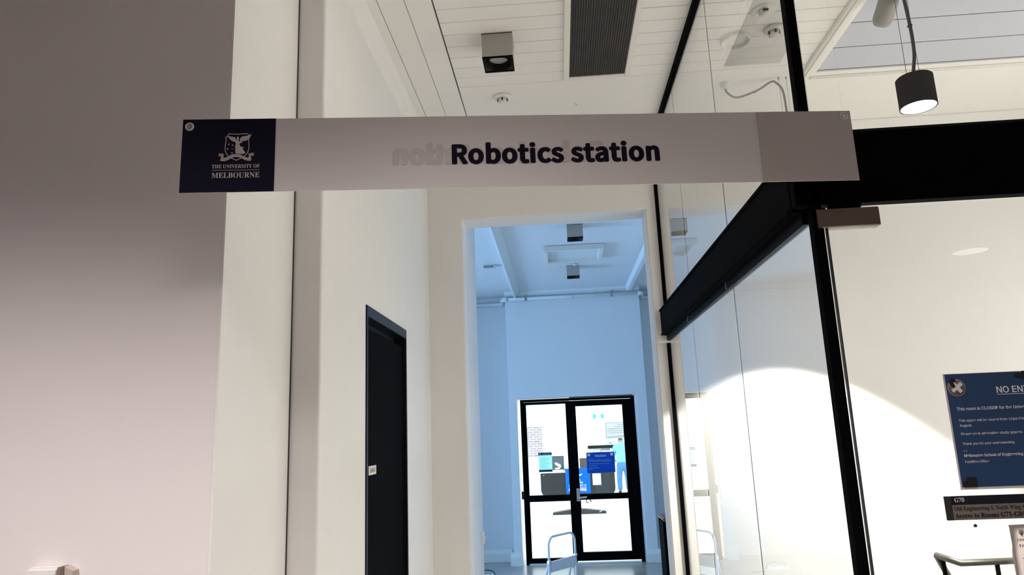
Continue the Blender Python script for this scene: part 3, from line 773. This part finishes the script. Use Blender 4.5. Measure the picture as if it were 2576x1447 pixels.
st = thing('step_stool', 'pale tubular step stool standing before the far doors', 'step stool', (-.058, 8.2, .10), math.atan2(.40, .29))
SWd = .245
hoop = smooth_path([(-SWd, 0, 0), (-SWd, 0, .36), (-SWd+.012, 0, .43), (-SWd+.06, 0, .478), (-SWd+.12, 0, .485), (SWd-.12, 0, .485), (SWd-.06, 0, .478), (SWd-.012, 0, .43), (SWd, 0, .36), (SWd, 0, 0)], 6)
MB().tube(hoop, .0125, 12).build('hoop_frame', STEELP, st)
MB().box(-SWd+.012, SWd-.012, -.012, .012, .125, .235, .006, Matrix.Rotation(R(0), 4, 'X')).build('step_panel', STEELP, st)
for s in (-1, 1):
    MB().tube([(s*(SWd-.02), .02, .23), (s*(SWd-.02), .09, 0)], .011, 10).build('rear_leg', STEELP, st)
    MB().tube([(s*SWd-.018, 0, .235), (s*SWd+.018, 0, .235)], .017, 12).build('pivot', CHROME, st)
    MB().box(s*(SWd-.07)-.02, s*(SWd-.07)+.02, -.014, -.011, .20, .208).build('grip_strip', WPLAST, st)
    MB().lathe([(.016, .02), (.017, 0), (0, 0)], 12, Matrix.Translation((s*SWd, 0, 0))).build('rubber_foot', BLACKM, st)
MB().tube([(-SWd+.03, .085, .012), (SWd-.03, .085, .012)], .011, 10).build('rear_bar', STEELP, st)

pbd = thing('power_board', 'white power board with black cable at the left wall foot', 'power board', (-.95, 8.52, .10))
MB().box(-.14, .10, -.03, .03, 0, .035, .006).build('case', WPLAST, pbd)
MB().tube(smooth_path([(-.10, 0, .03), (-.09, -.02, .07), (0, -.03, .085), (.09, -.03, .07), (.13, -.05, .02), (.16, -.10, .006), (.30, -.14, .006)], 7), .006, 8).build('cable', CABLE, pbd)
for k in range(4): MB().box(-.11+k*.05, -.08+k*.05, -.015, .015, .035, .037).build('socket', GPLAST, pbd)

# handrail seen through the glass door
hr = thing('stair_handrail', 'bronze handrail on black posts behind the glass door', 'handrail', (1.51, 3.0, 0))
MB().tube([(-.025, .125, 1.150), (0, 0, 1.141), (.225, .018, 1.141), (.245, .02, 1.135)], .0125, 14).build('top_rail', RAILM, hr)
MB().tube([(-.025, .125, 1.150), (.085, .13, .90)], .0125, 14).build('sloping_rail', RAILM, hr)
bx('post', BLACK, hr, -.020, -.008, .095, .107, 0, 1.142)
bx('post', BLACK, hr, .135, .147, .004, .016, 0, 1.132)
bx('lower_bar', BLACK, hr, -.02, .245, .006, .014, .12, .14)

# foyer lights behind the camera (mirrored in the door glass, light the pink wall)
def foyer_light(x, y, r, label, spot=0, size=100):
    d = thing('foyer_downlight', label, 'ceiling light', (x, y, FC))
    MB().lathe([(r, -.004), (r+.012, -.006), (r+.016, 0), (r, 0)], 32).build('rim', WPLAST, d)
    MB().lathe([(0, -.003), (r, -.003), (r, 0)], 32).build('lens', FOYON, d)
    if spot:
        l = bpy.data.lights.new('foyer_beam', 'SPOT'); l.energy = spot; l.color = (1, .91, .89); l.spot_size = R(size); l.spot_blend = 1.0; l.shadow_soft_size = .30
        lo = bpy.data.objects.new('foyer_beam', l); COL.objects.link(lo); lo.parent = d; lo.location = (0, 0, -.02)
    return d
foyer_light(4.03, -3.30, .15, 'large round foyer light mirrored in the glass door')
foyer_light(3.40, -5.30, .11, 'small round foyer light mirrored near the door post')
foyer_light(-1.55, .30, .06, 'round foyer downlight before the pink wall', FOYER_SPOT, 132)
foyer_light(-.10, .30, .06, 'round foyer downlight above the hanging sign', FOYER_SPOT, 132)

# ================================================================== BEYOND THE FAR DOORS
def notice(name, label, x0, x1, y, z0, z1, m, cat='notice'):
    n = thing(name, label, cat, (x0, y, z0)); MB().box(0, x1-x0, 0, .001, 0, z1-z0).build('sheet', m, n); return n
nb = notice('room_notice', 'blue notice with two crosses on the right far door pane', .300, .652, 9.228, 1.170, 1.422, NOTB)
text('lettering', 'Room Closed', PRINTW, nb, .176, .205, -.0008, .135, center=True, offset=.012)
MB().box(.108, .244, -.0009, -.0004, .196, .200).build('rule', PRINTW, nb)
for xx in (.030, .318):
    b = MB()
    for a in (45, -45): b.box(-.022, .022, -.0012-a*4e-6, -.0006, -.006, .006, 0, Matrix.Translation((xx, 0, .222)) @ Matrix.Rotation(R(a), 4, 'Y'))
    b.build('cross_mark', PRINTW, nb)
for z, wd in ((.168, .055), (.152, .285), (.138, .285), (.108, .26), (.084, .115), (.058, .135), (.042, .05)):
    MB().box(.022, .022+wd, -.0009, -.0004, z, z+.005).build('print_line', TEALP, nb)
for k, (px, pz) in enumerate(((.0, 0), (.352, 0), (0, .252), (.352, .252))):
    pass
nt_ = notice('teal_notice', 'pale teal sheet with dark bands on the left far door pane', -.308, -.136, 9.242, 1.202, 1.442, TEALP)
MB().box(0, .172, -.0008, 0, .206, .240).build('head_band', TEALH, nt_); MB().box(0, .172, -.0008, 0, 0, .028).build('foot_band', TEALH, nt_)
for k in range(9): MB().box(.018, .150-.02*(k % 3), -.0006, 0, .045+k*.017, .048+k*.017).build('print_line', mat('teal_line', (.15, .36, .37), .7) if k == 0 else bpy.data.materials['teal_line'], nt_)
MB().box(.055, .160, -.0012, -.0006, .217, .221).build('print_line', PRINTW, nt_); MB().box(.015, .032, -.0012, -.0006, .214, .228).build('print_mark', PRINTW, nt_)

GZ = -.15
tb = thing('display_table', 'wide charcoal panel on a low stand outside the far doors', 'display', (.316, 16.8, GZ))
prof = []
wv, z0, z1, rr = .845, .425, .915, .13
for a0, cx, cz in ((180, -wv+rr, z0+rr), (270, wv-rr, z0+rr)):
    for k in range(9):
        a = R(a0+k*90/8); prof.append((cx+rr*math.cos(a)*.6 - (.4*rr if a0 == 180 else -.4*rr), cz+rr*math.sin(a)))
prof += [(wv, z1), (-wv, z1)]
MB().prism(prof, 'y', -.035, .035).build('panel', PANELK, tb)
MB().prism([(-.60, 0), (.60, 0), (.60, .05), (.12, .115), (-.12, .115), (-.60, .05)], 'y', -.11, .11).build('base', PANELK, tb)
MB().box(-.05, .05, -.04, .04, .10, .50).build('column', PANELK, tb)
MB().tube(smooth_path([(.0, -.05, .31), (.10, -.07, .34), (.22, -.07, .33), (.28, -.07, .26)], 5), .014, 8).build('bracket_arm', DPLAST, tb)
MB().tube([(.17, -.07, .335), (.17, -.07, .25), (.22, -.07, .245)], .013, 8).build('bracket_arm', DPLAST, tb)
MB().box(-.78, -.76, -.04, -.036, .86, .88, .004).build('badge', PRINTW, tb)
MB().tube(smooth_path([(.56, -.05, .42), (.58, -.08, .2), (.50, -.12, .07), (.44, -.16, .04)], 6), .007, 6).build('white_lead', PRINTW, tb)

bl = thing('crest_banner', 'bright blue cloth banner with white crest hung over the charcoal panel', 'banner', (.04, 16.72, .30))
MB().box(0, .56, 0, .012, 0, .555).build('cloth', BANB, bl)
text('lettering', 'THE UNIVERSITY OF', PRINTW, bl, .265, .155, -.002, .40, center=True, offset=.01, height=.040)
text('lettering', 'MELBOURNE', PRINTW, bl, .265, .055, -.002, .40, center=True, offset=.02, height=.060)
MB().box(.065, .465, -.003, 0, .130, .136).build('rule', PRINTW, bl)
def cl2(p): return (.265+(p[0]-625)*5.0e-4, .22+(830-p[1])*5.0e-4)
for nm, pts in (('crest_print', wing_r), ('crest_print', wing_l), ('crest_print', body), ('crest_print', rib_top+rib_bot)):
    MB().prism([cl2(p) for p in pts], 'y', -.003, 0).build(nm, PRINTW, bl)
sh = notice('white_sheet', 'white paper sheet stuck on the charcoal panel', .655, .845, 16.755, .47, .725, OUTW)
MB().box(.02, .17, -.001, 0, .225, .238).build('print_line', PRINTG, sh); MB().box(.02, .17, -.001, 0, .012, .022).build('print_line', PRINTG, sh)

ra = thing('robot_arm', 'small white robot arm standing on the charcoal panel', 'robot', (-.02, 16.8, GZ+.929))
MB().tube([(.10, 0, -.0), (-.03, 0, .13)], .012, 8).build('strut', DPLAST, ra)
MB().tube([(-.02, 0, .12), (-.14, 0, .19), (-.17, 0, .25)], [.034, .030, .024], 12).build('arm', PRINTW, ra)
MB().tube([(-.02, 0, .12), (-.09, 0, .085), (-.17, 0, .08)], [.022, .020, .016], 10).build('forearm', PRINTW, ra)
MB().lathe([(0, -.03), (.034, -.03), (.036, 0), (.034, .03), (0, .03)], 16, Matrix.Translation((-.02, 0, .125)) @ EY).build('joint', DPLAST, ra)
MB().lathe([(0, -.026), (.026, -.026), (.026, .026), (0, .026)], 16, Matrix.Translation((-.16, 0, .235)) @ EY).build('joint', DPLAST, ra)
MB().box(-.21, -.16, -.02, .02, .055, .075, .004).build('gripper', DPLAST, ra)

def wall_screen(x0, x1, z0, z1, label, m=SCREEN):
    s = thing('wall_screen', label, 'screen', ((x0+x1)/2, 23.95, z0))
    w2_ = (x1-x0)/2
    MB().box(-w2_, w2_, 0, .05, 0, z1-z0, .01).build('case', DPLAST, s)
    MB().box(-w2_+.015, w2_-.015, -.004, 0, .015, z1-z0-.015).build('display', m, s)
wall_screen(-.44, .03, .47, .90, 'slate screen behind the white robot arm')
wall_screen(.55, .80, .44, .80, 'dark screen just left of the blue notice', mat('brown_screen', (.06, .052, .055), .35, var=.6, scale=4))

bp_ = thing('wall_brick_panel', 'pale exposed brick patch on the courtyard wall', 'brick wall', (-.945, 23.97, .9), kind='structure')
MB().box(-.29, .30, 0, .03, 0, .97).build('brick_face', BRICK, bp_)
fb = thing('framed_board', 'grey framed board with text lines high on the courtyard wall', 'board', (1.46, 23.96, 1.42))
MB().box(0, .90, 0, .03, 0, .50).build('frame', mat('pale_grey_frame', (.28, .32, .34), .6), fb)
MB().prism([(.025, .03), (.87, .10), (.87, .475), (.025, .475)], 'y', -.006, 0).build('sheet', mat('pale_grey_sheet', (.42, .44, .47), .6), fb)
for k, (x0, wd) in enumerate(((.40, .3), (.30, .42), (.06, .62), (.06, .55), (.10, .5))):
    MB().box(x0, x0+wd, -.010, -.006, .41-k*.065, .435-k*.065).build('print_line', PRINTG, fb)
es = thing('exit_sign', 'green and white exit sign on the courtyard wall', 'exit sign', (1.07, 23.95, 2.06))
MB().box(0, .36, 0, .05, 0, .155, .004).build('case', WPLAST, es)
MB().box(.005, .105, -.003, 0, .008, .147).build('green_block', EXITG, es); MB().box(.250, .355, -.003, 0, .008, .147).build('green_block', EXITG, es)
MB().box(.105, .250, -.003, 0, .008, .147).build('white_block', EXITW, es)
ws = thing('wall_shelf', 'long black shelf on the courtyard wall beside the person', 'shelf', (1.28, 23.8, 1.10))
MB().box(-.44, .44, 0, .2, 0, .095, .01).build('board', BLACKM, ws)
for x in (-.3, .3): MB().box(x-.02, x+.02, .05, .2, -.12, 0).build('bracket', OUTW, ws)
bi = thing('grey_case', 'grey case standing on the black courtyard shelf', 'case', (1.58, 23.9, 1.195)); MB().prism([(-.11, 0), (.12, 0), (.10, .16), (-.07, .16)], 'y', -.07, .07).build('shell', BLIND, bi); MB().box(-.05, .05, -.08, -.07, .05, .09).build('latch', GPLAST, bi)
b2 = thing('grey_leaflet_rack', 'grey leaflet rack below the black courtyard shelf', 'rack', (1.42, 23.95, .90)); MB().box(-.16, .19, 0, .05, 0, .15, .008).build('tray', BLIND, b2); MB().box(-.12, .15, -.01, 0, .02, .12).build('leaflets', OUTW, b2)

# ------------------------------------------------------------------ person
def skinned(name, m, parent, verts, edges, rad, root=0, sub=2):
    me = bpy.data.meshes.new(name); me.from_pydata([Vector(v) for v in verts], edges, [])
    o = bpy.data.objects.new(name, me); COL.objects.link(o)
    md = o.modifiers.new('skin', 'SKIN'); md.use_smooth_shade = True
    for i, r in enumerate(rad):
        s = me.skin_vertices[0].data[i]; s.radius = (r, r) if not isinstance(r, tuple) else r; s.use_root = (i == root)
    sd = o.modifiers.new('sub', 'SUBSURF'); sd.levels = sub; sd.render_levels = sub
    bpy.context.view_layer.update()
    nm = bpy.data.meshes.new_from_object(o.evaluated_get(bpy.context.evaluated_depsgraph_get()))
    o.modifiers.clear(); o.data = nm; bpy.data.meshes.remove(me); nm.name = name
    nm.materials.clear(); nm.materials.append(m)
    for p in nm.polygons: p.use_smooth = True
    o.parent = parent
    return o
pr = thing('person', 'person in teal top and blue jeans bending away with lowered head', 'person', (1.755, 21.6, GZ))
# facing +Y, bending forward a little; z up from feet
V = [(0, 0, .80), (0, .02, .95), (0, .07, 1.12), (0, .14, 1.28), (0, .20, 1.36), (0, .27, 1.42), (0, .33, 1.47), (0, .36, 1.55),
     (-.10, 0, .76), (-.115, .01, .43), (-.12, -.02, .09), (-.125, .10, .03),
     (.10, 0, .76), (.115, .01, .43), (.12, -.02, .09), (.125, .10, .03),
     (-.19, .15, 1.28), (-.25, .20, 1.02), (-.20, .40, .92), (-.18, .47, .91),
     (.19, .15, 1.28), (.25, .20, 1.02), (.20, .40, .92), (.18, .47, .91)]
Ed = [(0, 1), (1, 2), (2, 3), (3, 4), (4, 5), (5, 6), (6, 7), (0, 8), (8, 9), (9, 10), (10, 11), (0, 12), (12, 13), (13, 14), (14, 15), (3, 16), (16, 17), (17, 18), (18, 19), (3, 20), (20, 21), (21, 22), (22, 23)]
Ra = [.125, .12, .12, .11, .06, .048, .08, .075, .085, .058, .042, .035, .085, .058, .042, .035, .06, .045, .033, .03, .06, .045, .033, .03]
hands = []
for s in (-1, 1):
    base = 19 if s < 0 else 23
    bxp = Vector(V[base])
    for k, (dx, ln) in enumerate(((-.030, .065), (-.010, .08), (.010, .085), (.030, .07), (.045*-s, .05))):
        i0 = len(V)
        V.append(tuple(bxp+Vector((dx*.8, .04, -.005)))); V.append(tuple(bxp+Vector((dx, .04+ln*.6, -.012)))); V.append(tuple(bxp+Vector((dx*1.05, .04+ln, -.035))))
        Ed += [(base, i0), (i0, i0+1), (i0+1, i0+2)]; Ra += [.011, .009, .008]
skinned('body', SKIN, pr, V, Ed, Ra)
skinned('hoodie', TEAL, pr, [(0, .0, .80), (0, .02, .95), (0, .07, 1.12), (0, .13, 1.28), (0, .19, 1.37), (0, .25, 1.42),
        (-.20, .15, 1.29), (-.265, .20, 1.02), (-.21, .38, .93), (.20, .15, 1.29), (.265, .20, 1.02), (.21, .38, .93)],
        [(0, 1), (1, 2), (2, 3), (3, 4), (4, 5), (3, 6), (6, 7), (7, 8), (3, 9), (9, 10), (10, 11)], [(.19, .15), (.185, .15), (.19, .16), (.18, .17), .145, .10, .085, .06, .048, .085, .06, .048])
skinned('jeans', JEAN, pr, [(0, .015, .96), (0, 0, .78), (-.105, 0, .72), (-.12, .01, .43), (-.125, -.01, .08), (.105, 0, .72), (.12, .01, .43), (.125, -.01, .08)],
        [(0, 1), (1, 2), (2, 3), (3, 4), (1, 5), (5, 6), (6, 7)], [.165, .155, .105, .080, .072, .105, .080, .072])
for s in (-1, 1): skinned('shoe', SHOE, pr, [(s*.125, -.06, .045), (s*.125, .04, .045), (s*.13, .17, .032)], [(0, 1), (1, 2)], [.045, .05, .036])
skinned('hair', HAIR, pr, [(0, .315, 1.50), (0, .345, 1.58)], [(0, 1)], [.082, .080])
for s in (-1, 1): skinned('ear', SKIN, pr, [(s*.068, .35, 1.50), (s*.072, .345, 1.53)], [(0, 1)], [.016, .016], sub=1)

# ------------------------------------------------------------------ small warm fill light added near the entry, with no lamp there
l = bpy.data.lights.new('corridor_fill', 'AREA'); l.shape = 'DISK'; l.size = .5; l.energy = CORRIDOR_POWER; l.color = (1, .93, .84)
lo = bpy.data.objects.new('corridor_fill', l); COL.objects.link(lo); lo.location = (.1, 2.05, H-.03)
bpy.context.view_layer.update()
